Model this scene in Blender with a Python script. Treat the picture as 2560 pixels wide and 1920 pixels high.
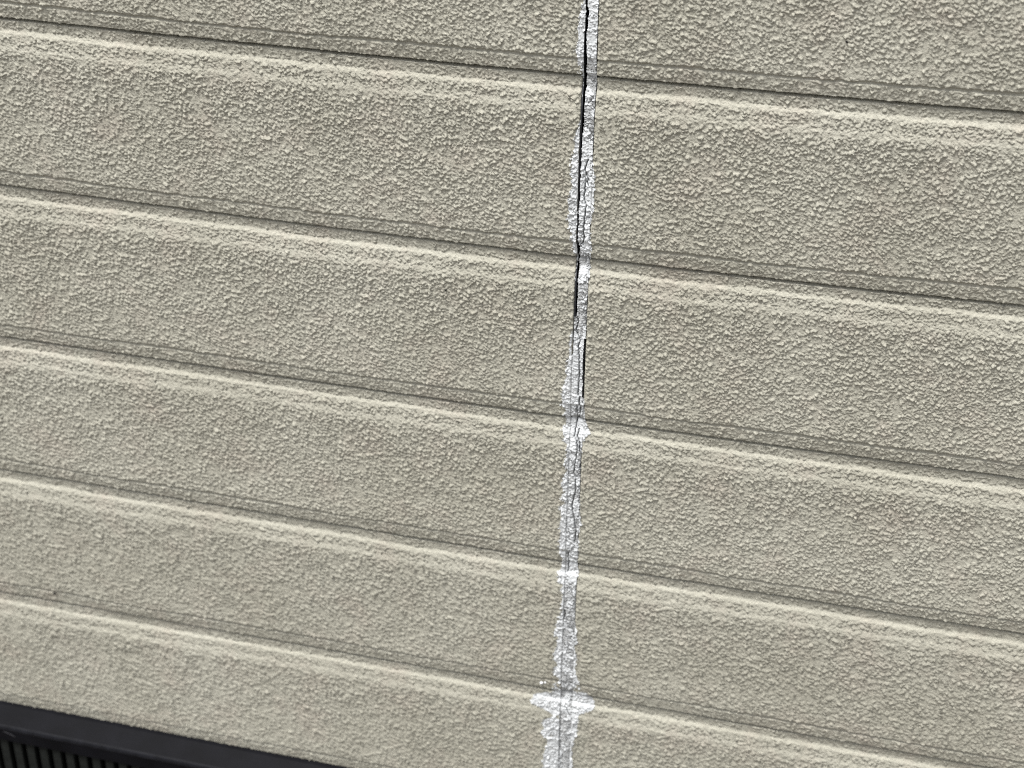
import bpy, math
import numpy as np

for o in list(bpy.data.objects):
    bpy.data.objects.remove(o)
SC = bpy.context.scene
COL = SC.collection

# ------------------------------------------------------------------ camera
# wall frame: X along the wall, Z up, wall face at y = 0, outside is -y.
# u = X (mm from the vertical joint), v = mm below the groove line of the top board
ZT = 1.056                      # world height of v = 0
cam_d = bpy.data.cameras.new("camera")
cam = bpy.data.objects.new("camera", cam_d)
COL.objects.link(cam)
right = np.array([0.96830562, 0.24953278, 0.01084504])
down = np.array([0.13371395, -0.48122118, -0.86634102])
fwd = np.array([-0.21096162, 0.84033301, -0.49933519])
from mathutils import Matrix
cam.matrix_world = Matrix((
    (right[0], -down[0], -fwd[0], 0.183337),
    (right[1], -down[1], -fwd[1], -0.911695),
    (right[2], -down[2], -fwd[2], ZT + 0.318884),
    (0, 0, 0, 1)))
cam_d.sensor_width = 36.0
cam_d.sensor_fit = 'HORIZONTAL'
cam_d.lens = 36.0 * 3989.31 / 2560.0
cam_d.clip_start = 0.05
cam_d.clip_end = 3000.0
cam_d.dof.use_dof = True
cam_d.dof.focus_distance = 0.985
cam_d.dof.aperture_fstop = 9.0
SC.camera = cam

# ------------------------------------------------------------------ sky, sun, exposure
W = bpy.data.worlds.new("World")
SC.world = W
W.use_nodes = True
nt = W.node_tree
nt.nodes.clear()
sky = nt.nodes.new('ShaderNodeTexSky')
sky.sky_type = 'NISHITA'
sky.sun_disc = False
SUN_DIR = np.array([-0.22, -0.29, 0.93])
SUN_DIR /= np.linalg.norm(SUN_DIR)
sky.sun_elevation = math.asin(SUN_DIR[2])
sky.sun_rotation = math.atan2(SUN_DIR[0], SUN_DIR[1])
sky.air_density = 1.0
sky.dust_density = 4.0
hsv = nt.nodes.new('ShaderNodeHueSaturation')
hsv.inputs['Saturation'].default_value = 0.22
bg = nt.nodes.new('ShaderNodeBackground')
bg.inputs['Strength'].default_value = 0.05
wo = nt.nodes.new('ShaderNodeOutputWorld')
nt.links.new(sky.outputs[0], hsv.inputs['Color'])
nt.links.new(hsv.outputs[0], bg.inputs['Color'])
nt.links.new(bg.outputs[0], wo.inputs['Surface'])
sd = bpy.data.lights.new("sun", 'SUN')
sd.energy = 1.5
sd.angle = math.radians(22)
sd.color = (1.0, 0.985, 0.955)
sun = bpy.data.objects.new("sun", sd)
COL.objects.link(sun)
from mathutils import Vector
sun.rotation_euler = Vector(SUN_DIR).to_track_quat('Z', 'Y').to_euler()
sun.location = (-1, -2, 4)

SC.view_settings.view_transform = 'Standard'
SC.view_settings.look = 'None'
SC.view_settings.exposure = 1.79
SC.view_settings.gamma = 1.0
SC.view_settings.use_curve_mapping = False
SC.cycles.max_bounces = 6
SC.cycles.use_denoising = False
SC.cycles.filter_width = 1.05

# ------------------------------------------------------------------ measured outlines, mm on the wall (v, u)
WL = [(-45.2, -5.35), (-38.6, -6.83), (-29.7, -8.24), (-23.1, -8.03), (-13.9, -8.97), (-9.5, -8.58), (-5.2, -6.72), (-0.6, -7.56), (1.5, -6.25), (2.8, -3.98), (26.7, -3.18), (29.5, -5.09), (36.2, -7.14), (41.0, -8.26), (48.2, -8.55), (55.7, -9.59), (65.3, -9.05), (70.0, -8.13), (77.5, -9.45), (87.7, -10.71), (97.3, -10.43), (102.7, -9.23), (104.5, -7.35), (109.6, -8.5), (114.6, -7.83), (119.5, -6.36), (122.1, -4.18), (127.2, -4.28), (164.8, -3.36), (169.4, -4.3), (174.8, -4.67), (177.8, -6.47), (183.2, -6.86), (185.7, -7.33), (192.3, -6.86), (202.3, -8.29), (210.7, -9.07), (216.5, -10.37), (222.1, -10.22), (226.9, -10.84), (235.7, -10.88), (236.6, -8.62), (243.0, -9.14), (247.4, -8.6), (253.6, -10.96), (256.8, -9.19), (261.7, -9.33), (263.6, -7.03), (270.9, -5.83), (276.1, -7.81), (284.7, -5.94), (291.1, -8.82), (297.5, -9.21), (302.9, -7.49), (308.4, -9.5), (312.2, -6.23), (315.8, -9.3), (328.0, -8.97), (331.4, -10.34), (340.6, -9.63), (355.6, -9.71), (361.5, -7.29), (369.4, -7.58), (375.0, -10.69), (381.2, -9.43), (385.4, -6.64), (394.0, -6.41), (408.0, -6.54), (417.7, -9.0), (426.3, -11.02), (431.3, -11.18), (433.6, -8.07), (443.0, -9.57), (454.5, -11.43), (457.5, -7.98), (467.2, -11.74), (473.0, -6.04), (477.0, -8.41), (481.5, -12.95), (484.9, -11.94), (487.1, -9.71), (493.2, -26.15), (498.4, -27.4), (501.4, -28.5), (503.4, -24.5), (505.4, -18.0), (507.5, -12.5), (510.3, -11.0), (516.6, -18.45), (525.3, -17.32), (529.7, -18.81), (533.8, -13.64), (542.6, -14.4), (554.3, -16.7), (561.8, -16.54)]
WR = [(-46.0, 4.98), (-39.5, 4.51), (-30.8, 4.13), (-24.2, 4.26), (-15.2, 4.73), (-10.7, 3.92), (-6.3, 4.58), (-0.1, 5.06), (3.0, 4.68), (16.4, 4.45), (23.4, 4.21), (35.0, 4.39), (39.7, 4.32), (46.8, 3.83), (54.1, 4.85), (63.5, 6.22), (75.6, 6.42), (85.7, 6.54), (95.4, 5.61), (101.0, 5.3), (112.9, 5.73), (117.9, 6.18), (123.1, 5.32), (134.4, 5.99), (139.0, 4.31), (149.4, 4.41), (163.1, 4.63), (176.2, 4.81), (184.0, 4.17), (200.4, 4.57), (208.6, 4.58), (214.2, 4.5), (224.1, 4.57), (228.0, 5.94), (233.7, 5.72), (241.9, 6.0), (245.0, 6.11), (250.3, 8.8), (253.7, 9.62), (257.6, 7.39), (261.5, 5.56), (269.0, 5.25), (273.9, 4.86), (282.8, 4.79), (300.8, 4.61), (310.1, 5.21), (313.2, 4.74), (328.2, 6.82), (337.9, 4.97), (350.6, 5.67), (359.2, 4.78), (367.1, 4.07), (371.7, 6.36), (378.5, 4.43), (392.0, 3.76), (405.9, 3.6), (414.9, 4.48), (422.7, 6.53), (427.7, 5.78), (430.4, 7.08), (433.6, 8.09), (439.8, 5.26), (450.4, 7.27), (454.4, 6.33), (463.3, 6.0), (469.8, 8.35), (475.4, 9.15), (479.0, 10.4), (484.0, 16.21), (488.0, 19.13), (493.1, 20.86), (497.4, 21.02), (504.1, 11.23), (510.1, 9.65), (518.9, 9.46), (522.8, 10.06), (528.7, 7.42), (537.6, 6.11), (548.7, 6.45), (556.0, 6.99)]
GL = [(-45.3, -3.54), (-38.9, -2.96), (-30.2, -3.14), (-23.5, -3.64), (-14.4, -3.58), (-5.5, -3.52), (3.5, -3.46), (17.2, -3.49), (28.9, -3.86), (35.9, -4.38), (55.1, -4.38), (64.7, -4.2), (76.8, -4.17), (96.6, -4.02), (102.2, -4.42), (109.1, -4.4), (114.1, -3.9), (119.1, -3.35), (121.6, -2.93), (124.3, -3.45), (132.0, -3.86), (140.1, -4.14), (150.6, -4.21), (161.1, -4.12), (164.3, -3.52)]
GR = [(-45.4, -2.7), (-39.0, -1.63), (-30.3, -1.93), (-23.6, -2.55), (-14.6, -2.04), (-5.6, -1.92), (3.4, -1.98), (17.1, -2.25), (28.7, -2.36), (35.7, -2.62), (55.0, -3.04), (64.6, -3.18), (76.7, -3.04), (96.5, -3.3), (102.0, -3.38), (109.0, -3.36), (113.9, -2.26), (119.0, -2.36), (121.6, -2.56), (124.2, -2.87), (131.9, -2.63), (139.9, -2.6), (150.3, -2.51), (160.9, -2.41), (164.2, -2.66)]
G2L = [(179.6, 3.45), (184.2, 3.2), (192.4, 3.07), (200.6, 3.08), (208.9, 3.09), (214.3, 3.55), (220.0, 3.19), (224.7, 3.21)]
G2R = [(179.6, 4.02), (184.0, 4.28), (192.2, 4.29), (200.4, 4.49), (208.6, 4.58), (214.2, 4.64), (219.8, 4.42), (224.5, 4.17)]
CR = [
[(53.9, 1.06), (60.8, -0.31), (63.1, 0.6), (71.4, 0.29), (78.8, -0.38), (85.5, 1.24), (93.6, 0.59), (101.1, 0.14), (103.2, -0.26), (107.1, 0.58), (111.3, -0.22), (112.5, -1.6)] ,
[(63.1, 0.92), (66.3, 1.96), (69.3, 1.37), (71.6, 2.61)] ,
[(164.6, -2.55), (167.6, -1.0), (175.4, -2.7), (179.9, -0.11), (184.8, -0.44), (182.4, 0.46), (185.8, -0.41), (195.6, 0.16), (205.4, 0.72), (224.6, 0.35)] ,
[(166.5, -4.68), (177.3, -4.35), (185.4, -4.59), (193.6, -4.34)] ,
[(224.9, 1.61), (228.9, 1.49), (234.5, 2.18), (243.2, 1.71)] ,
[(231.5, -0.68), (242.8, 0.43), (252.3, -1.03), (258.1, -1.11)] ,
[(251.3, 1.72), (256.6, 0.88), (263.3, 2.87), (269.2, 2.81), (265.6, 2.94)] ,
[(260.1, 0.48), (265.8, 1.17), (274.8, 0.43), (286.9, -0.73), (290.8, 0.94), (301.6, 1.02), (307.9, -0.08), (314.2, -0.93), (320.2, -0.22), (326.2, 1.01), (335.2, 2.34), (344.7, 1.85)] ,
[(274.1, 4.5), (281.3, 3.71), (288.9, 4.73), (300.9, 4.88), (307.1, 4.3)] ,
[(261.4, 3.06), (266.8, 2.47), (271.1, 4.4), (281.3, 3.71), (283.0, 0.95)] ,
[(355.0, -2.95), (363.9, -2.42), (374.2, -2.66)] ,
[(406.6, -3.89), (410.5, -3.24), (415.9, -3.91)] ,
[(500.4, -0.15), (503.7, 1.08), (508.4, 2.63)] ,
[(506.2, -3.38), (513.7, -4.31), (535.6, -3.84), (562.3, -3.31)] ,
]
WH = [(-68.6, 0.9), (-8.5, 0.9), (-4.8, 0.35), (-1.5, 0.8), (0.7, 0.8), (2.0, 0.15), (12.8, 0.5), (21.7, 0.3), (37.2, 0.35), (42.4, 0.78), (115.5, 0.72), (121.2, 0.3), (127.4, 0.35), (129.1, 0.62), (138.2, 0.6), (141.7, 0.3), (167.3, 0.35), (179.2, 0.75), (224.9, 0.8), (229.6, 0.5), (243.7, 0.35), (246.9, 0.9), (259.6, 0.8), (269.3, 0.55), (308.9, 0.55), (360.3, 0.5), (367.4, 0.9), (382.3, 0.8), (385.1, 0.3), (410.5, 0.36), (478.3, 0.38), (482.2, 0.22), (488.0, 0.34), (495.0, 0.55), (505.7, 0.42), (513.7, 0.34), (562.5, 0.34)]

# ------------------------------------------------------------------ noise helpers (numpy, all lengths in mm)
RNG = np.random.default_rng(11)
LAT = RNG.random((8, 512, 512)).astype(np.float32)


def vnoise(x, y, s):
    """smooth value noise 0..1, lattice spacing 1"""
    xf = np.floor(x)
    yf = np.floor(y)
    fx = (x - xf).astype(np.float32)
    fy = (y - yf).astype(np.float32)
    i = xf.astype(np.int64)
    j = yf.astype(np.int64)
    fx = fx * fx * fx * (fx * (fx * 6 - 15) + 10)
    fy = fy * fy * fy * (fy * (fy * 6 - 15) + 10)
    L = LAT[s % 8]
    o = 37 * s
    i0, i1, j0, j1 = (i + o) & 511, (i + o + 1) & 511, (j + o) & 511, (j + o + 1) & 511
    a = L[j0, i0] * (1 - fx) + L[j0, i1] * fx
    b = L[j1, i0] * (1 - fx) + L[j1, i1] * fx
    return a * (1 - fy) + b * fy


def fbm(x, y, s, n=3):
    t = 0.0
    a = 0.5
    w = 0.0
    for k in range(n):
        t = t + a * vnoise(x * 2 ** k + 17.3 * k, y * 2 ** k - 9.1 * k, s + k)
        w += a
        a *= 0.5
    return t / w


GR_R = RNG.random((7, 512, 512)).astype(np.float32)


def grains(u, v, cell, rmin, rmax, dens, seed):
    """sprayed-on droplets: one per jittered cell, steep-sided domes"""
    gx, gy = u / cell + 31 * seed, v / cell + 57 * seed
    ix, iy = np.floor(gx).astype(np.int64), np.floor(gy).astype(np.int64)
    out = np.zeros(u.shape, np.float32)
    for dx in (-1, 0, 1):
        for dy in (-1, 0, 1):
            a, b = (ix + dx) & 511, (iy + dy) & 511
            r = GR_R[:, b, a]
            px = (gx - (ix + dx) - r[0]).astype(np.float32)
            py = (gy - (iy + dy) - r[1]).astype(np.float32)
            rad = rmin + (rmax - rmin) * r[2] ** 1.6
            th = (r[3] - 0.5) * 1.7
            c, s_ = np.cos(th), np.sin(th)
            an = 1.0 + 0.7 * r[4]
            qx = (px * c + py * s_) / (rad * an)
            qy = (-px * s_ + py * c) * an ** 0.4 / rad
            d = 1.0 - (qx * qx + qy * qy)
            h = np.where(d > 0, np.clip(d, 0, 1) ** 0.55, 0) * (0.45 + 0.55 * r[5]) * rad * 1.3
            h = np.where(r[6] < dens, h, 0)
            out = np.maximum(out, h.astype(np.float32))
    return out


def stucco(u, v):
    """height of the sprayed coat in mm"""
    wu = u + 0.85 * (vnoise(u / 0.95, v / 0.95, 1) - 0.5) + 0.9 * (vnoise(u / 4.1, v / 4.1, 2) - 0.5)
    wv = v + 0.85 * (vnoise(u / 0.95, v / 0.95, 3) - 0.5) + 0.9 * (vnoise(u / 4.1, v / 4.1, 4) - 0.5)
    clus = fbm(u / 13, v / 11, 5, 2)
    dens = np.clip(0.70 + 1.3 * (clus - 0.5), 0.30, 0.97)
    g = grains(wu, wv, 1.74, 0.26, 0.60, dens, 1) * 1.74 * 1.2
    g2 = grains(wu, wv, 1.16, 0.28, 0.62, dens * 0.8, 2) * 1.16 * 1.12
    h = np.maximum(g, g2) + 0.35 * np.minimum(g, g2)
    h = h * (0.72 + 0.56 * vnoise(u / 0.95, v / 0.95, 0)) + 0.30 * (fbm(u / 2.0, v / 1.6, 6, 2) - 0.5) + 0.5 * (fbm(u / 40, v / 40, 2, 2) - 0.5)
    return h


SPECKS = [(-91.6, 157.7, 0.75), (-424.9, 476.9, 1.0), (150.0, -34.0, 0.7)]
S = 121.3                        # board pitch, mm
JL, JR = -4.65, 4.55             # edges of the vertical joint
PROF_T = np.array([0, 8.8, 11.4, 18.8, 22.6, 30, S - 11.0, S - 10.9, S - 10.6, S - 9.5, S - 8.6, S - 0.6, S])
PROF_H = np.array([-3.05, -3.2, -1.7, -1.0, -0.12, 0.0, 0.0, -0.4, -1.5, -1.55, -0.75, -1.6, -1.7])
AMP_T = np.array([0, 1, 7.6, 8.8, 11.2, 12.8, 18.5, 20.0, 22.5, 25, S - 11.4, S - 10.6, S - 9.6, S - 8, S - 1.5, S])
AMP_A = np.array([0.3, 0.75, 0.8, 0.55, 0.5, 0.9, 0.85, 0.55, 0.65, 1.0, 0.8, 0.3, 0.3, 0.85, 0.75, 0.5])
BOW = [(-0.223, -0.449, 0.651), (-0.256, -0.412, 0.9), (-0.11, -0.325, 0.45), (-0.097, -0.069, 0.45), (0.025, -0.042, 0.1)]


def bow(u, v):
    """the boards are not dead straight: up to 2 mm of sag along their length (v shift, mm)"""
    q = np.clip(u, -520, 350) / 100.0
    vals = [a * q * q + b * q + c for a, b, c in BOW]
    k = np.clip(v / S, 0, 3.999)
    i = np.floor(k).astype(int)
    f = k - i
    st = np.stack([vals[0], vals[1], vals[2], vals[3], vals[4]])
    lo = np.choose(i, st[:4])
    hi = np.choose(i, st[1:])
    return lo * (1 - f) + hi * f


def board_height(u, t, v, wob=True):
    tw = t + (1.3 * (fbm(u / 5.0, v * 0 + np.floor(v / S) * 3.3, 7, 3) - 0.5) + 1.2 * (fbm(u / 2.2, v / 2.2, 0, 2) - 0.5)
              + 1.6 * (vnoise(u / 60.0, np.floor(v / S) * 5.1 + v * 0, 6) - 0.5)) * np.interp(t, [4, 6, 40, S - 20, S - 3, S - 2], [0, 1, 1, 0.45, 0.45, 0])
    p = np.interp(tw, PROF_T, PROF_H)
    p = np.where(t < 30, p * (0.82 + 0.36 * vnoise(u / 70.0, np.floor(v / S) * 2.7 + v * 0, 3)), p)
    a = np.interp(tw, AMP_T, AMP_A)
    return p + a * stucco(u, v)


# ------------------------------------------------------------------ materials
def mat(name):
    m = bpy.data.materials.new(name)
    m.use_nodes = True
    n = m.node_tree
    return m, n, n.nodes['Principled BSDF']


def node(n, typ, **kw):
    x = n.nodes.new(typ)
    for k, v in kw.items():
        if k in x.inputs:
            x.inputs[k].default_value = v
        else:
            setattr(x, k, v)
    return x


def ramp(n, src, pts):
    r = n.nodes.new('ShaderNodeValToRGB')
    e = r.color_ramp.elements
    while len(e) < len(pts):
        e.new(0.5)
    for i, (p, c) in enumerate(pts):
        e[i].position = p
        e[i].color = (*c, 1) if len(c) == 3 else c
    n.links.new(src, r.inputs['Fac'])
    return r


def mix(n, fac, a, b):
    x = n.nodes.new('ShaderNodeMix')
    x.data_type = 'RGBA'
    if isinstance(fac, (int, float)):
        x.inputs[0].default_value = fac
    else:
        n.links.new(fac, x.inputs[0])
    for s, i in ((a, 6), (b, 7)):
        if isinstance(s, tuple):
            x.inputs[i].default_value = (*s, 1)
        else:
            n.links.new(s, x.inputs[i])
    return x.outputs[2]


# beige sprayed coat: base paint, pinkish and greenish weathering clouds, pale wear
M_BOARD, n, b = mat("beige_textured_paint")
tc = n.nodes.new('ShaderNodeTexCoord')
n1 = node(n, 'ShaderNodeTexNoise', Scale=26.0, Detail=4.0, Roughness=0.6)
n2 = node(n, 'ShaderNodeTexNoise', Scale=9.0, Detail=3.0)
n3 = node(n, 'ShaderNodeTexNoise', Scale=900.0, Detail=3.0, Roughness=0.6)
n4 = node(n, 'ShaderNodeTexNoise', Scale=300.0, Detail=2.0)
for x in (n1, n2, n3, n4):
    n.links.new(tc.outputs['Object'], x.inputs['Vector'])
pink = ramp(n, n1.outputs['Fac'], [(0.50, (0, 0, 0)), (0.75, (0.65, 0.65, 0.65))])
base = ramp(n, n2.outputs['Fac'], [(0.35, (0.380, 0.367, 0.305)), (0.65, (0.424, 0.412, 0.348))])
pk = n.nodes.new('ShaderNodeMath')
pk.operation = 'MULTIPLY'
n.links.new(pink.outputs[0], pk.inputs[0])
n.links.new(n4.outputs['Fac'], pk.inputs[1])
c1 = mix(n, pk.outputs[0], base.outputs[0], (0.415, 0.350, 0.298))
fine = ramp(n, n3.outputs['Fac'], [(0.35, (0.88, 0.88, 0.88)), (0.65, (1.08, 1.08, 1.08))])
mm = n.nodes.new('ShaderNodeMix')
mm.data_type = 'RGBA'
mm.blend_type = 'MULTIPLY'
mm.inputs[0].default_value = 1.0
n.links.new(c1, mm.inputs[6])
n.links.new(fine.outputs[0], mm.inputs[7])
n.links.new(mm.outputs[2], b.inputs['Base Color'])
b.inputs['Roughness'].default_value = 0.72
b.inputs['Specular IOR Level'].default_value = 0.35
bp = node(n, 'ShaderNodeBump', Strength=0.8, Distance=0.0006)
n.links.new(n3.outputs['Fac'], bp.inputs['Height'])
at = n.nodes.new('ShaderNodeAttribute')
at.attribute_name = "coarse"
n5 = node(n, 'ShaderNodeTexNoise', Scale=430.0, Detail=2.5, Roughness=0.55)
n.links.new(tc.outputs['Object'], n5.inputs['Vector'])
r5 = ramp(n, n5.outputs['Fac'], [(0.38, (0, 0, 0)), (0.62, (1, 1, 1))])
mh = n.nodes.new('ShaderNodeMath')
mh.operation = 'MULTIPLY'
n.links.new(r5.outputs[0], mh.inputs[0])
n.links.new(at.outputs['Fac'], mh.inputs[1])
bp2 = node(n, 'ShaderNodeBump', Strength=1.0, Distance=0.0011)
n.links.new(mh.outputs[0], bp2.inputs['Height'])
n.links.new(bp.outputs[0], bp2.inputs['Normal'])
n.links.new(bp2.outputs[0], b.inputs['Normal'])

# sealant: chalky white crust over grey weathered filler, mask stored on the mesh as its own wear
M_SEAL, n, b = mat("weathered_sealant")
at = n.nodes.new('ShaderNodeVertexColor')
at.layer_name = "wear"
tc = n.nodes.new('ShaderNodeTexCoord')
n3 = node(n, 'ShaderNodeTexNoise', Scale=800.0, Detail=3.0, Roughness=0.65)
n.links.new(tc.outputs['Object'], n3.inputs['Vector'])
fine = ramp(n, n3.outputs['Fac'], [(0.3, (0.9, 0.9, 0.9)), (0.6, (1.03, 1.03, 1.03))])
mm = n.nodes.new('ShaderNodeMix')
mm.data_type = 'RGBA'
mm.blend_type = 'MULTIPLY'
mm.inputs[0].default_value = 1.0
n.links.new(at.outputs['Color'], mm.inputs[6])
n.links.new(fine.outputs[0], mm.inputs[7])
n.links.new(mm.outputs[2], b.inputs['Base Color'])
b.inputs['Roughness'].default_value = 0.8
b.inputs['Specular IOR Level'].default_value = 0.25
bp = node(n, 'ShaderNodeBump', Strength=0.3, Distance=0.0003)
n.links.new(n3.outputs['Fac'], bp.inputs['Height'])
n.links.new(bp.outputs[0], b.inputs['Normal'])


def plain(name, col, rough, spec=0.5, var=0.0, scale=60.0, metal=0.0, bump=0.0):
    m, n, b = mat(name)
    tc = n.nodes.new('ShaderNodeTexCoord')
    nz = node(n, 'ShaderNodeTexNoise', Scale=scale, Detail=4.0, Roughness=0.6)
    n.links.new(tc.outputs['Object'], nz.inputs['Vector'])
    lo = tuple(c * (1 - var) for c in col)
    hi = tuple(c * (1 + var) for c in col)
    r = ramp(n, nz.outputs['Fac'], [(0.3, lo), (0.7, hi)])
    n.links.new(r.outputs[0], b.inputs['Base Color'])
    b.inputs['Roughness'].default_value = rough
    b.inputs['Specular IOR Level'].default_value = spec
    b.inputs['Metallic'].default_value = metal
    if bump:
        bp = node(n, 'ShaderNodeBump', Strength=bump, Distance=0.001)
        n.links.new(nz.outputs['Fac'], bp.inputs['Height'])
        n.links.new(bp.outputs[0], b.inputs['Normal'])
    return m


M_BACK = plain("black_building_paper", (0.008, 0.008, 0.009), 0.95, 0.05)
M_CRUMB = plain("white_sealant_crumb", (0.66, 0.67, 0.68), 0.8, 0.2, 0.15, 800.0)
M_LINER = plain("dark_joint_liner", (0.06, 0.062, 0.07), 0.7, 0.3, 0.2, 200.0)
M_METAL = plain("charcoal_painted_metal", (0.0037, 0.0038, 0.0053), 0.5, 0.06, 0.3, 45.0)
M_EDGE = plain("metal_edge_highlight", (0.0070, 0.0073, 0.0095), 0.45, 0.12, 0.35, 120.0)  # lighter charcoal: highlight along the nose ridge painted into the colour
M_SLAT = plain("dull_dark_vent_slat", (0.0125, 0.0138, 0.0128), 0.8, 0.08, 0.25, 150.0)
M_VOID = plain("dark_vent_lining", (0.003, 0.003, 0.003), 0.95, 0.0)
M_SCUFF = plain("grey_scuff", (0.035, 0.035, 0.04), 0.7, 0.3, 0.3, 400.0)
M_CONC = plain("foundation_concrete", (0.30, 0.29, 0.27), 0.9, 0.2, 0.25, 12.0, 0, 0.4)
M_GROUND = plain("ground_gravel_soil", (0.13, 0.12, 0.105), 0.95, 0.1, 0.4, 6.0, 0, 0.6)


# ------------------------------------------------------------------ mesh helpers
def mesh_obj(name, verts, quads, material, parent=None, colors=None, smooth=True):
    me = bpy.data.meshes.new(name)
    v = np.ascontiguousarray(verts, dtype=np.float32)
    q = np.ascontiguousarray(quads, dtype=np.int32)
    me.vertices.add(len(v))
    me.vertices.foreach_set("co", v.ravel())
    me.loops.add(q.size)
    me.loops.foreach_set("vertex_index", q.ravel())
    me.polygons.add(len(q))
    me.polygons.foreach_set("loop_start", np.arange(0, q.size, q.shape[1], dtype=np.int32))
    if not smooth:
        me.polygons.foreach_set("use_smooth", np.zeros(len(q), dtype=bool))
    else:
        me.polygons.foreach_set("use_smooth", np.ones(len(q), dtype=bool))
    me.update(calc_edges=True)
    if colors is not None:
        a = me.color_attributes.new("wear", 'FLOAT_COLOR', 'POINT')
        c = np.ones((len(v), 4), np.float32)
        c[:, :3] = colors
        a.data.foreach_set("color", c.ravel())
    me.materials.append(material)
    o = bpy.data.objects.new(name, me)
    COL.objects.link(o)
    if parent is not None:
        o.parent = parent
    return o


def grid_quads(nr, nc):
    i = np.arange(nr - 1)[:, None] * nc + np.arange(nc - 1)[None, :]
    return np.stack([i, i + nc, i + nc + 1, i + 1], -1)


def boxes(lst):
    V, Q = [], []
    for (x0, x1, y0, y1, z0, z1) in lst:
        o = len(V)
        V += [(x0, y0, z0), (x1, y0, z0), (x1, y1, z0), (x0, y1, z0), (x0, y0, z1), (x1, y0, z1), (x1, y1, z1), (x0, y1, z1)]
        Q += [(o, o + 3, o + 2, o + 1), (o + 4, o + 5, o + 6, o + 7), (o, o + 1, o + 5, o + 4), (o + 1, o + 2, o + 6, o + 5),
              (o + 2, o + 3, o + 7, o + 6), (o + 3, o, o + 4, o + 7)]
    return np.array(V, float), np.array(Q)


def empty(name, loc, label=None, cat=None, group=None):
    o = bpy.data.objects.new(name, None)
    o.empty_display_size = 0.1
    COL.objects.link(o)
    o.location = loc
    if label:
        o['label'] = label
    if cat:
        o['category'] = cat
    if group:
        o['group'] = group
    return o


WALL_Z = 0.44
BASE = np.array([0, 0, WALL_Z])
wall = empty("house_wall", tuple(BASE),
             "beige sprayed-texture siding wall with horizontal grooves and one cracked whitish vertical joint", "wall")


def to_world(u, v, h, base=BASE):
    """mm on the wall -> metres in the wall's own frame"""
    return np.stack([u / 1000.0, -h / 1000.0, ZT - v / 1000.0], -1) - base


# ------------------------------------------------------------------ ground and foundation first
def graded(lo, hi, flo, fhi, step, grow=1.18, cap=14.0):
    """fine between flo and fhi, growing coarser outside, from lo to hi"""
    core = list(np.linspace(flo, fhi, max(2, int(round((fhi - flo) / step)) + 1)))
    s, x = step, flo
    left = []
    while x > lo + 1e-6:
        s = min(s * grow, cap)
        x = max(lo, x - s)
        left.append(x)
    s, x = step, fhi
    rightl = []
    while x < hi - 1e-6:
        s = min(s * grow, cap)
        x = min(hi, x + s)
        rightl.append(x)
    return np.array(left[::-1] + core + rightl)


gx = np.array([-1500, -200, -40, -10, -4, -2, 0, 2, 4, 10, 40, 200, 1500.0])
GX, GY = np.meshgrid(gx, gx)
gd = mesh_obj("ground", np.stack([GX.ravel(), GY.ravel(), 0 * GX.ravel()], -1), grid_quads(len(gx), len(gx)).reshape(-1, 4)[:, ::-1], M_GROUND)
gd['kind'] = 'structure'

fz1 = ZT - 0.7365
v_, q_ = boxes([(-1.6, 1.3, 0.0, 0.25, 0.0, fz1)])
fo = mesh_obj("foundation", v_ - np.array([0, 0, 0.0]), q_, M_CONC, smooth=False)
fo['label'] = "plain grey concrete footing low beneath the charcoal metal flashing"
fo['category'] = "foundation"

# ------------------------------------------------------------------ siding boards
def row_positions(k):
    fine = -1 <= k <= 4
    if not fine:
        st = 5.0
    elif k <= 1:
        st = 0.58
    elif k == 2:
        st = 0.65
    else:
        st = 0.84
    lo = 2.3
    if k == -1:
        # only the lower 70 mm of this board is in the picture
        t = np.concatenate([graded(lo, 40, 39, 40, 1.0)[:-1], np.arange(40, S - 11.2, st)])
    else:
        t = np.arange(lo, S - 11.2, st)
    tail = [S - 11.02, S - 10.9, S - 10.6, S - 10.1, S - 9.5, S - 9.1]
    rest = np.arange(S - 8.6, S - 0.5, min(st, 1.5))
    t = np.concatenate([t, tail, rest, [S - 0.35, S]])
    return t


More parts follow.
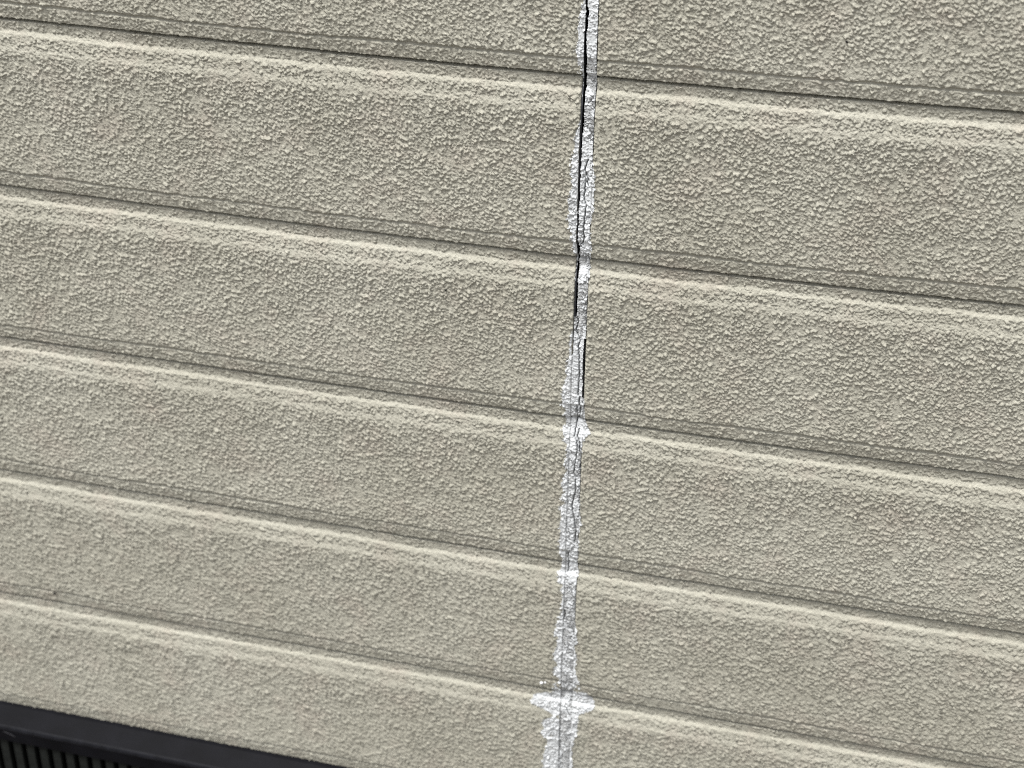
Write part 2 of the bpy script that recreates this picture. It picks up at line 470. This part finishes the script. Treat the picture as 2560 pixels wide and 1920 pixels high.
def make_board(side, k):
    t = row_positions(k)
    st = 0.58 if k <= 1 else (0.65 if k == 2 else 0.82)
    fine = -1 <= k <= 4
    if side < 0:
        far = -1600.0
        flo = {-1: -400, 0: -420, 1: -440, 2: -460, 3: -480, 4: -500}.get(k, -10)
        if fine:
            mid = -230.0
            a = graded(far, mid, flo, mid, st * 1.12)
            c = np.linspace(mid, JL, int((JL - mid) / st) + 1)
            u = np.concatenate([a[:-1], c])
        else:
            u = graded(far, JL, JL - 5, JL, 4.0, cap=30)
        u = np.concatenate([u, [JL + 0.02]])
    else:
        far = 1300.0
        fhi = {-1: 252, 0: 268, 1: 288, 2: 308, 3: 325, 4: 342}.get(k, 10)
        u = graded(JR, far, JR, fhi, st) if fine else graded(JR, far, JR, JR + 5, 4.0, cap=30)
        u = np.concatenate([[JR - 0.02], u])
    U, T = np.meshgrid(u, t)
    V = T + k * S
    Hh = board_height(U, T, V)
    # where the mesh is too coarse for single droplets (well outside the photo) the material's relief takes over
    step = np.maximum(np.gradient(u), 0.58)
    att = np.clip(1.45 / step, 0, 1) ** 2 if fine else step * 0
    base_h = np.interp(T, PROF_T, PROF_H)
    Hh = base_h + (Hh - base_h) * att[None, :] + 0.45 * (1 - att)[None, :] * np.interp(T, AMP_T, AMP_A)
    # rounded edge at the joint, then the cut end going back into the wall
    e = np.clip(1 - np.abs(U - (JL if side < 0 else JR)) / 1.2, 0, 1)
    Hh = Hh - 0.5 * e * e
    if side < 0:
        Hh[:, -1] = -13.0
    else:
        Hh[:, 0] = -13.0
    droop = np.clip(Hh - np.interp(T, PROF_T, PROF_H), 0, 2) * 0.6     # droplets sag a little under their own weight
    droop[:, -1 if side < 0 else 0] = 0
    Vd = V + bow(U, V) + droop
    # top edge going back, bottom edge going back (real gap between boards)
    top = Hh[:1] * 0 - 11.0
    U2 = np.vstack([U[:1], U, U[-1:]])
    V2 = np.vstack([Vd[:1] - 0.15, Vd, Vd[-1:] - droop[-1:] - 0.15])
    H2 = np.vstack([top, Hh, top])
    P = to_world(U2.ravel(), V2.ravel(), H2.ravel())
    Q = grid_quads(U2.shape[0], U2.shape[1]).reshape(-1, 4)
    o = mesh_obj("siding_board", P, Q, M_BOARD, wall)
    a = o.data.attributes.new("coarse", 'FLOAT', 'POINT')
    a.data.foreach_set("value", np.ascontiguousarray(np.broadcast_to((1 - att)[None, :], U2.shape), dtype=np.float32).ravel())
    return o


for k in range(-3, 5):
    for side in (-1, 1):
        make_board(side, k)

def speck(u, v, rad, h=1.3, name="dirt_speck", m=None):
    a = np.linspace(0, 2 * math.pi, 9)[:-1]
    rr = rad * (0.8 + 0.4 * RNG.random(8))
    uu = np.concatenate([u + rr * np.cos(a), u + 0.5 * rr * np.cos(a)])
    vv = np.concatenate([v + rr * np.sin(a), v + 0.5 * rr * np.sin(a)])
    hh = np.concatenate([np.full(8, h - 1.2), np.full(8, h)])
    q = [(i, (i + 1) % 8, 8 + (i + 1) % 8, 8 + i) for i in range(8)] + [(8, 9, 10, 11), (8, 11, 12, 15), (12, 13, 14, 15)]
    mesh_obj(name, to_world(uu, vv, hh), np.array(q), m or M_BACK, wall)


for px in SPECKS:
    speck(*px)
speck(-19.5, 479.5, 1.5, 1.6, "sealant_crumb", M_CRUMB)
speck(-16.6, 478.7, 0.8, 1.3, "sealant_crumb", M_CRUMB)

v_, q_ = boxes([(-1.6, 1.3, 0.0125, 0.030, ZT - 0.735, ZT + 0.37)])
mesh_obj("backing_sheet", v_ - BASE, q_, M_BACK, wall, smooth=False)

# ------------------------------------------------------------------ the sealant in the vertical joint
def curve(tab):
    a = np.array(tab)
    return a[:, 0], a[:, 1]


def build_sealant():
    du, dv = 0.36, 0.38
    us = np.arange(-30.0, 24.0, du)
    vs = np.arange(-95.0, 603.0, dv)
    U, V = np.meshgrid(us, vs)
    vv = vs
    jit = 1.0 * (fbm(vv / 2.2, vv * 0 + 3.3, 1, 3) - 0.5) * 2.6
    jit2 = 1.0 * (fbm(vv / 2.2, vv * 0 + 8.3, 3, 3) - 0.5) * 2.2
    wl = np.interp(vv, *curve(WL)) + jit - np.interp(vv, [-90, 0, 120, 480, 520], [0.9, 0.7, 0.6, 0.8, 1.0])
    wr = np.interp(vv, *curve(WR)) + np.interp(vv, [-90, 40, 60, 120, 225, 440, 480, 500, 560], [0, 0, 0.5, 0.3, 0.4, 0.4, 1.6, 0.8, 0.8]) * (np.interp(vv, *curve(WR)) > 4.9) + jit2 * np.clip((np.interp(vv, *curve(WR)) - 3.8) / 1.5, 0.15, 1)
    gl = np.interp(vv, *curve(GL)) + 0.25 * (vnoise(vv / 2.0, vv * 0, 2) - 0.5)
    gr = np.interp(vv, *curve(GR)) + 0.7 * (fbm(vv / 2.5, vv * 0 + 4, 4, 2) - 0.5)
    closed = (vv > 164.2)
    gl[closed] = 0
    gr[closed] = -1
    g2l = np.interp(vv, *curve(G2L)) + 0.5 * (fbm(vv / 2.5, vv * 0 + 6, 5, 2) - 0.5)
    g2r = np.interp(vv, *curve(G2R)) + 1.1 * (fbm(vv / 3.5, vv * 0 + 2, 7, 2) - 0.5)
    no2 = (vv < 179.6) | (vv > 224.7)
    g2l[no2] = 0
    g2r[no2] = -1
    k = np.floor(V / S)
    T = V - k * S
    # the joint filler follows the board profile softly
    sm_h = np.interp(T, [0, 3, 8.0, 12.4, 20, 27, S - 11.3, S - 10.3, S - 1, S], [-2.9, -3.1, -3.0, -1.5, -0.7, 0, 0, -0.75, -1.8, -2.8])
    panel = (U < JL) | (U > JR)
    bh = board_height(U, T, V)
    grain = np.interp(T, AMP_T, AMP_A) * stucco(U, V)
    white_p = np.interp(V, *curve(WH))
    n_big = fbm(U / 4.0, V / 6.0, 4, 3)
    n_mid = fbm(U / 1.4, V / 1.7, 2, 2)
    inj = ~panel
    mask_n = 0.6 * n_big + 0.4 * n_mid
    n_fine = fbm(U / 0.9, V / 0.9, 6, 2)
    wmask = np.clip((white_p * 0.86 + 0.08 - (0.5 + (mask_n - 0.5) * 1.7 + (n_fine - 0.5) * 0.5)) / 0.22 + 0.5, 0, 1)
    # joint surface: lumpy where white, scaly where grey
    c = np.clip((np.abs(U - 0.0) - 0.0) / 4.6, 0, 1)
    scal = np.abs(fbm(U / 1.5, V / 2.3, 5, 3) - 0.5) * 2
    joint = sm_h - 0.45 + 0.35 * c ** 3 + wmask * (0.45 + 0.7 * grain) + (1 - wmask) * (0.75 * grains(U, V, 2.0, 0.3, 0.6, 0.85, 5) - 0.9 * (scal < 0.08))
    over = bh + 0.28 + 0.3 * (n_mid - 0.5) + 0.2 * (n_fine - 0.5)
    # the crust on the boards is smoother than the bare coat: it fills between the grains
    smooth_over = sm_h + 0.40 + 0.75 * grain + 0.6 * (n_mid - 0.5)
    over = np.maximum(over, smooth_over)
    Hs = np.where(panel, over, joint)
    # groove lines still read through the filler
    Hs = Hs - 0.9 * np.exp(-((T - 1.2) / 0.8) ** 2) * inj - 0.9 * np.exp(-((T - S - 0.2) / 0.8) ** 2) * inj
    # left joint edge: a shallow grey crease where no gap has opened
    crease = np.exp(-((U - (JL + 0.35 + 0.5 * (fbm(V / 30, V * 0, 3, 2) - 0.5))) / 0.38) ** 2) * (V > 170)
    Hs -= 0.6 * crease * np.where(white_p > 0.86, 0.2, 1)
    # right joint edge
    creR = np.exp(-((U - (JR + 0.05)) / 0.35) ** 2) * np.where(white_p > 0.82, 0.15, 0.9)
    Hs -= 0.6 * creR
    # hairline cracks
    ck = np.zeros_like(U)
    cracks = [np.array(c_) for c_ in CR]
    for c_ in cracks:
        cu = np.interp(vv, c_[:, 0], c_[:, 1]) if np.all(np.diff(c_[:, 0]) >= 0) else None
        if cu is None:
            o_ = np.argsort(c_[:, 0])
            cu = np.interp(vv, c_[o_, 0], c_[o_, 1])
        cu = cu + 0.9 * (fbm(vv / 1.6, vv * 0 + 1.7, 6, 2) - 0.5)
        wd = 0.24 + 0.2 * vnoise(vv / 5.0, vv * 0 + 2.2, 1)
        on = (vv >= c_[:, 0].min()) & (vv <= c_[:, 0].max())
        g = np.exp(-((U - cu[:, None]) / wd[:, None]) ** 2) * on[:, None]
        ck = np.maximum(ck, g * (0.4 if c_[0, 0] > 500 and len(c_) == 4 else 1.0))
    # a net of short cross cracks in the filler
    net = np.abs(fbm(U / 2.4 + 40, V / 1.6, 1, 2) - 0.5)
    ck2 = np.clip(1 - net / 0.018, 0, 1) * inj * np.clip(1.2 - white_p, 0.25, 1)
    Hs -= 2.6 * ck + 0.8 * ck2

    # sealant albedo: chalk white, weathered grey, near black along the cracks
    tone = fbm(U / 6.0, V / 9.0, 7, 3)
    white = np.stack([0.65 + 0 * U, 0.67 + 0 * U, 0.682 + 0 * U], -1) * (0.80 + 0.34 * tone)[..., None]
    dk = np.clip((U - 0.2) / 3.0, 0, 1) * np.interp(V, [-10, 5, 35, 60, 125, 165, 175, 255, 275, 330, 380, 400, 560], [0, .6, .8, .2, .2, .7, .3, .2, .8, .7, .2, .7, .5])
    gv = 0.40 - 0.20 * dk + 0.30 * (n_big - 0.5) + 0.16 * (n_mid - 0.5)
    grey = np.clip(gv, 0.05, 0.5)[..., None] * np.array([0.98, 1.0, 1.0])
    wm = np.where(panel, np.clip(0.80 + 1.8 * (n_big - 0.45) + 0.4 * (n_fine - 0.45) + 0.30 * np.clip(grain, 0, 1), 0.55, 1.0), wmask)
    wm = wm * (1 - 0.75 * crease) * (1 - 0.6 * creR)
    colr = white * wm[..., None] + grey * (1 - wm[..., None])
    crack_dark = np.clip(ck * 0.9 + ck2 * 0.55, 0, 0.92)[..., None]
    colr = colr * (1 - crack_dark) + 0.03 * crack_dark
    # patches where only scattered crumbs of white stick to the board's coat
    patchy = np.interp(V, [-7, -5, 0, 1.5, 118, 119.5, 126, 128, 163, 170, 474, 476, 482, 484, 506, 510, 522], [0, .75, .75, 0, 0, .5, .5, 0, 0, 0, 0, .6, .6, 0, .0, .45, 0])
    crumb = (grains(U, V, 2.2, 0.3, 0.55, 0.6, 7) > 0.12)

    # which cells exist
    inside = (U >= wl[:, None]) & (U <= np.maximum(wr, JR)[:, None])
    beyond_r = (U > JR) & (U > wr[:, None])
    inside &= ~beyond_r
    hole = ((U > gl[:, None]) & (U < gr[:, None])) | ((U > g2l[:, None]) & (U < g2r[:, None]))
    thin = panel & (patchy > fbm(U / 5, V / 5, 2, 2)) & ~crumb
    rim_n = 3.0 * (fbm(U / 3.0, V / 3.0, 5, 3) - 0.5)
    inside &= ~(panel & (U < JL) & (U < wl[:, None] + rim_n)) & ~(panel & (U > JR) & (U > wr[:, None] + rim_n))
    # uneven ragged rim: bite away low spots between grains near the outer edge
    edge_l = np.clip((U - wl[:, None]) / 2.2, 0, 1)
    edge_r = np.clip((wr[:, None] - U) / 1.8, 0, 1)
    ragged = panel & (np.minimum(edge_l, edge_r) < 0.6) & (grain < 0.25 * (1 - np.minimum(edge_l, edge_r))) 
    keep = inside & ~hole & ~thin & ~ragged

    Vd = V + bow(U, V) + np.clip(grain, 0, 2) * np.where(panel, 0.6, 0.2)
    P = to_world(U.ravel(), Vd.ravel(), Hs.ravel())
    G = grid_quads(*U.shape)
    kf = keep.reshape(-1)
    allq = G.reshape(-1, 4)
    ok = kf[allq].all(1)
    mid_u = U.ravel()[allq[:, 0]] + du / 2
    for name, sel, par in (("sealant_bead", (mid_u >= JL) & (mid_u <= JR), None), ("sealant_smear", mid_u < JL, 0), ("sealant_smear", mid_u > JR, 0)):
        q = allq[ok & sel]
        used = np.unique(q)
        remap = np.full(len(P), -1, np.int64)
        remap[used] = np.arange(len(used))
        o = mesh_obj(name, P[used], remap[q], M_SEAL, wall if par is None else bead, colr.reshape(-1, 3)[used])
        if par is None:
            bead = o
            o['label'] = "grey weathered filler with hairline cracks, pulled away from the board edge"
        else:
            o['label'] = "chalky white sealant smeared over the board edge"
    # dark liner strip of the joint, seen along the left side of the open gap
    lv = np.arange(-95.0, 603.0, 6.0)
    prof_l = np.interp(lv - np.floor(lv / S) * S, [0, 8.4, 12.2, 20, 30, S - 11, S - 1, S], [-4.3, -4.3, -2.4, -1.8, -1.6, -1.6, -3.2, -4.3])
    cols = [(-4.55, 0), (-4.55, 1), (-3.75, 1), (-3.75, 0)]
    Ul = np.stack([lv * 0 + c_[0] for c_ in cols], 1)
    Hl = np.stack([np.where(c_[1], prof_l, -12.4) for c_ in cols], 1)
    Vl = np.repeat(lv[:, None], 4, 1)
    mesh_obj("joint_liner", to_world(Ul.ravel(), (Vl + bow(Ul, Vl)).ravel(), Hl.ravel()),
             grid_quads(len(lv), 4).reshape(-1, 4), M_LINER, wall, smooth=False)
    # solid body of the bead behind its crust, so the opened gap has a right-hand flank
    rows_v = np.arange(-95.0, 603.0, 1.5)
    lft = np.where(rows_v < 164.2, np.interp(rows_v, *curve(GR)) + 0.15, JL + 0.05)
    rgt = np.where((rows_v > 179.6) & (rows_v < 224.7), np.interp(rows_v, *curve(G2L)) - 0.15, JR - 0.05)
    Tt = rows_v - np.floor(rows_v / S) * S
    f = np.interp(Tt, [0, 3, 8.0, 12.4, 20, 27, S - 11.3, S - 10.3, S - 1, S], [-2.9, -3.1, -3.0, -1.5, -0.7, 0, 0, -0.75, -1.8, -2.8]) - 2.3
    cols = [(lft, f), (rgt, f), (rgt, f * 0 - 10.0), (lft, f * 0 - 10.0), (lft, f)]
    Uc = np.stack([c_[0] for c_ in cols], 1)
    Hc = np.stack([c_[1] for c_ in cols], 1)
    Vc = np.repeat(rows_v[:, None], 5, 1)
    Pc = to_world(Uc.ravel(), (Vc + bow(Uc, Vc)).ravel(), Hc.ravel())
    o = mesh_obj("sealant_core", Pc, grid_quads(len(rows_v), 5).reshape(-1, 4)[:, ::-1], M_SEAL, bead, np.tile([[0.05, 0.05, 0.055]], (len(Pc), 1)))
    o['label'] = "dark inner filler inside the open gap"


build_sealant()

# ------------------------------------------------------------------ dark metal flashing with vent slots under the boards
FZ = ZT - 0.609
fl = empty("base_flashing", (0, 0, FZ), "charcoal metal flashing strip with black vertical vent slots below the beige boards", "flashing")
FB = np.array([0, 0, FZ])


def extrude_profile(name, prof, x0, x1, m, parent):
    """prof: list of (h out of the wall mm, v mm); extruded along X"""
    p = np.array(prof)
    xs = np.array([x0, x1])
    P = []
    for x in xs:
        for h, v in p:
            P.append((x / 1000, -h / 1000, ZT - v / 1000))
    P = np.array(P) - FB
    nn = len(p)
    Q = [(i, i + 1, nn + i + 1, nn + i) for i in range(nn - 1)]
    return mesh_obj(name, P, np.array(Q), m, parent, smooth=False)


# sloped drip cap, rounded nose, front plate with a folded lower edge
cap = [(-6, 606.0), (-1.0, 607.5), (0.5, 609.2), (13.0, 620.2)]
o = extrude_profile("drip_cap", cap, -1600, 1300, M_METAL, fl)
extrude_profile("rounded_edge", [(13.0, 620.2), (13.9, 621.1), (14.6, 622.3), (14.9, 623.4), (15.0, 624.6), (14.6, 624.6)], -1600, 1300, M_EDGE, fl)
face = [(14.6, 624.6), (14.6, 636.4), (14.2, 637.0), (10.5, 637.2)]
extrude_profile("front_plate", face, -1600, 1300, M_METAL, fl)
SL0, SLP, NSL = -540.0, 12.4, 17
end = SL0 + NSL * SLP
extrude_profile("lower_plate", [(13.0, 637.2), (13.0, 737), (0, 737)], -1600, SL0 - 4.0, M_METAL, fl)
extrude_profile("lower_plate", [(13.0, 637.2), (13.0, 737), (0, 737)], end + 2, 1300, M_METAL, fl)
extrude_profile("sill_plate", [(13.0, 716), (13.0, 737), (0, 737)], SL0 - 4, end + 2, M_METAL, fl)
v_, q_ = boxes([(SL0 / 1000 - .004, end / 1000 + .002, 0.004, 0.006, ZT - 0.737, ZT - 0.637)])
mesh_obj("vent_lining", v_ - FB, q_, M_VOID, fl, smooth=False)
sv, sq = boxes([(-0.0036, 0.0036, -0.0125, -0.0085, -0.0395, 0.0395)])
slat0 = None
for i in range(NSL):
    if slat0 is None:
        slat0 = mesh_obj("vent_slat", sv, sq, M_SLAT, fl, smooth=False)
        ob = slat0
    else:
        ob = slat0.copy()
        COL.objects.link(ob)
        ob.parent = fl
    ob.location = ((SL0 + i * SLP) / 1000, 0, ZT - 0.6768 - FZ)


def sliver(name, pts, width, m):
    """thin raised scuff following points (u, h, v) in mm"""
    p = np.array(pts, float)
    nn = len(p)
    P = []
    for i, (u, h, v) in enumerate(p):
        w = width * math.sin(math.pi * (0.12 + 0.76 * i / (nn - 1)))
        P += [(u / 1000, -(h + 0.12) / 1000, ZT - (v - w / 2) / 1000), (u / 1000, -(h + 0.12) / 1000, ZT - (v + w / 2) / 1000)]
    Q = [(2 * i, 2 * i + 1, 2 * i + 3, 2 * i + 2) for i in range(nn - 1)]
    return mesh_obj(name, np.array(P) - FB, np.array(Q), m, fl, smooth=False)


sliver("scuff_mark", [(-488, 14.6, 626.4), (-484, 14.6, 627.2), (-480, 14.6, 628.5), (-476.5, 14.6, 630.6)], 1.6, M_SCUFF)
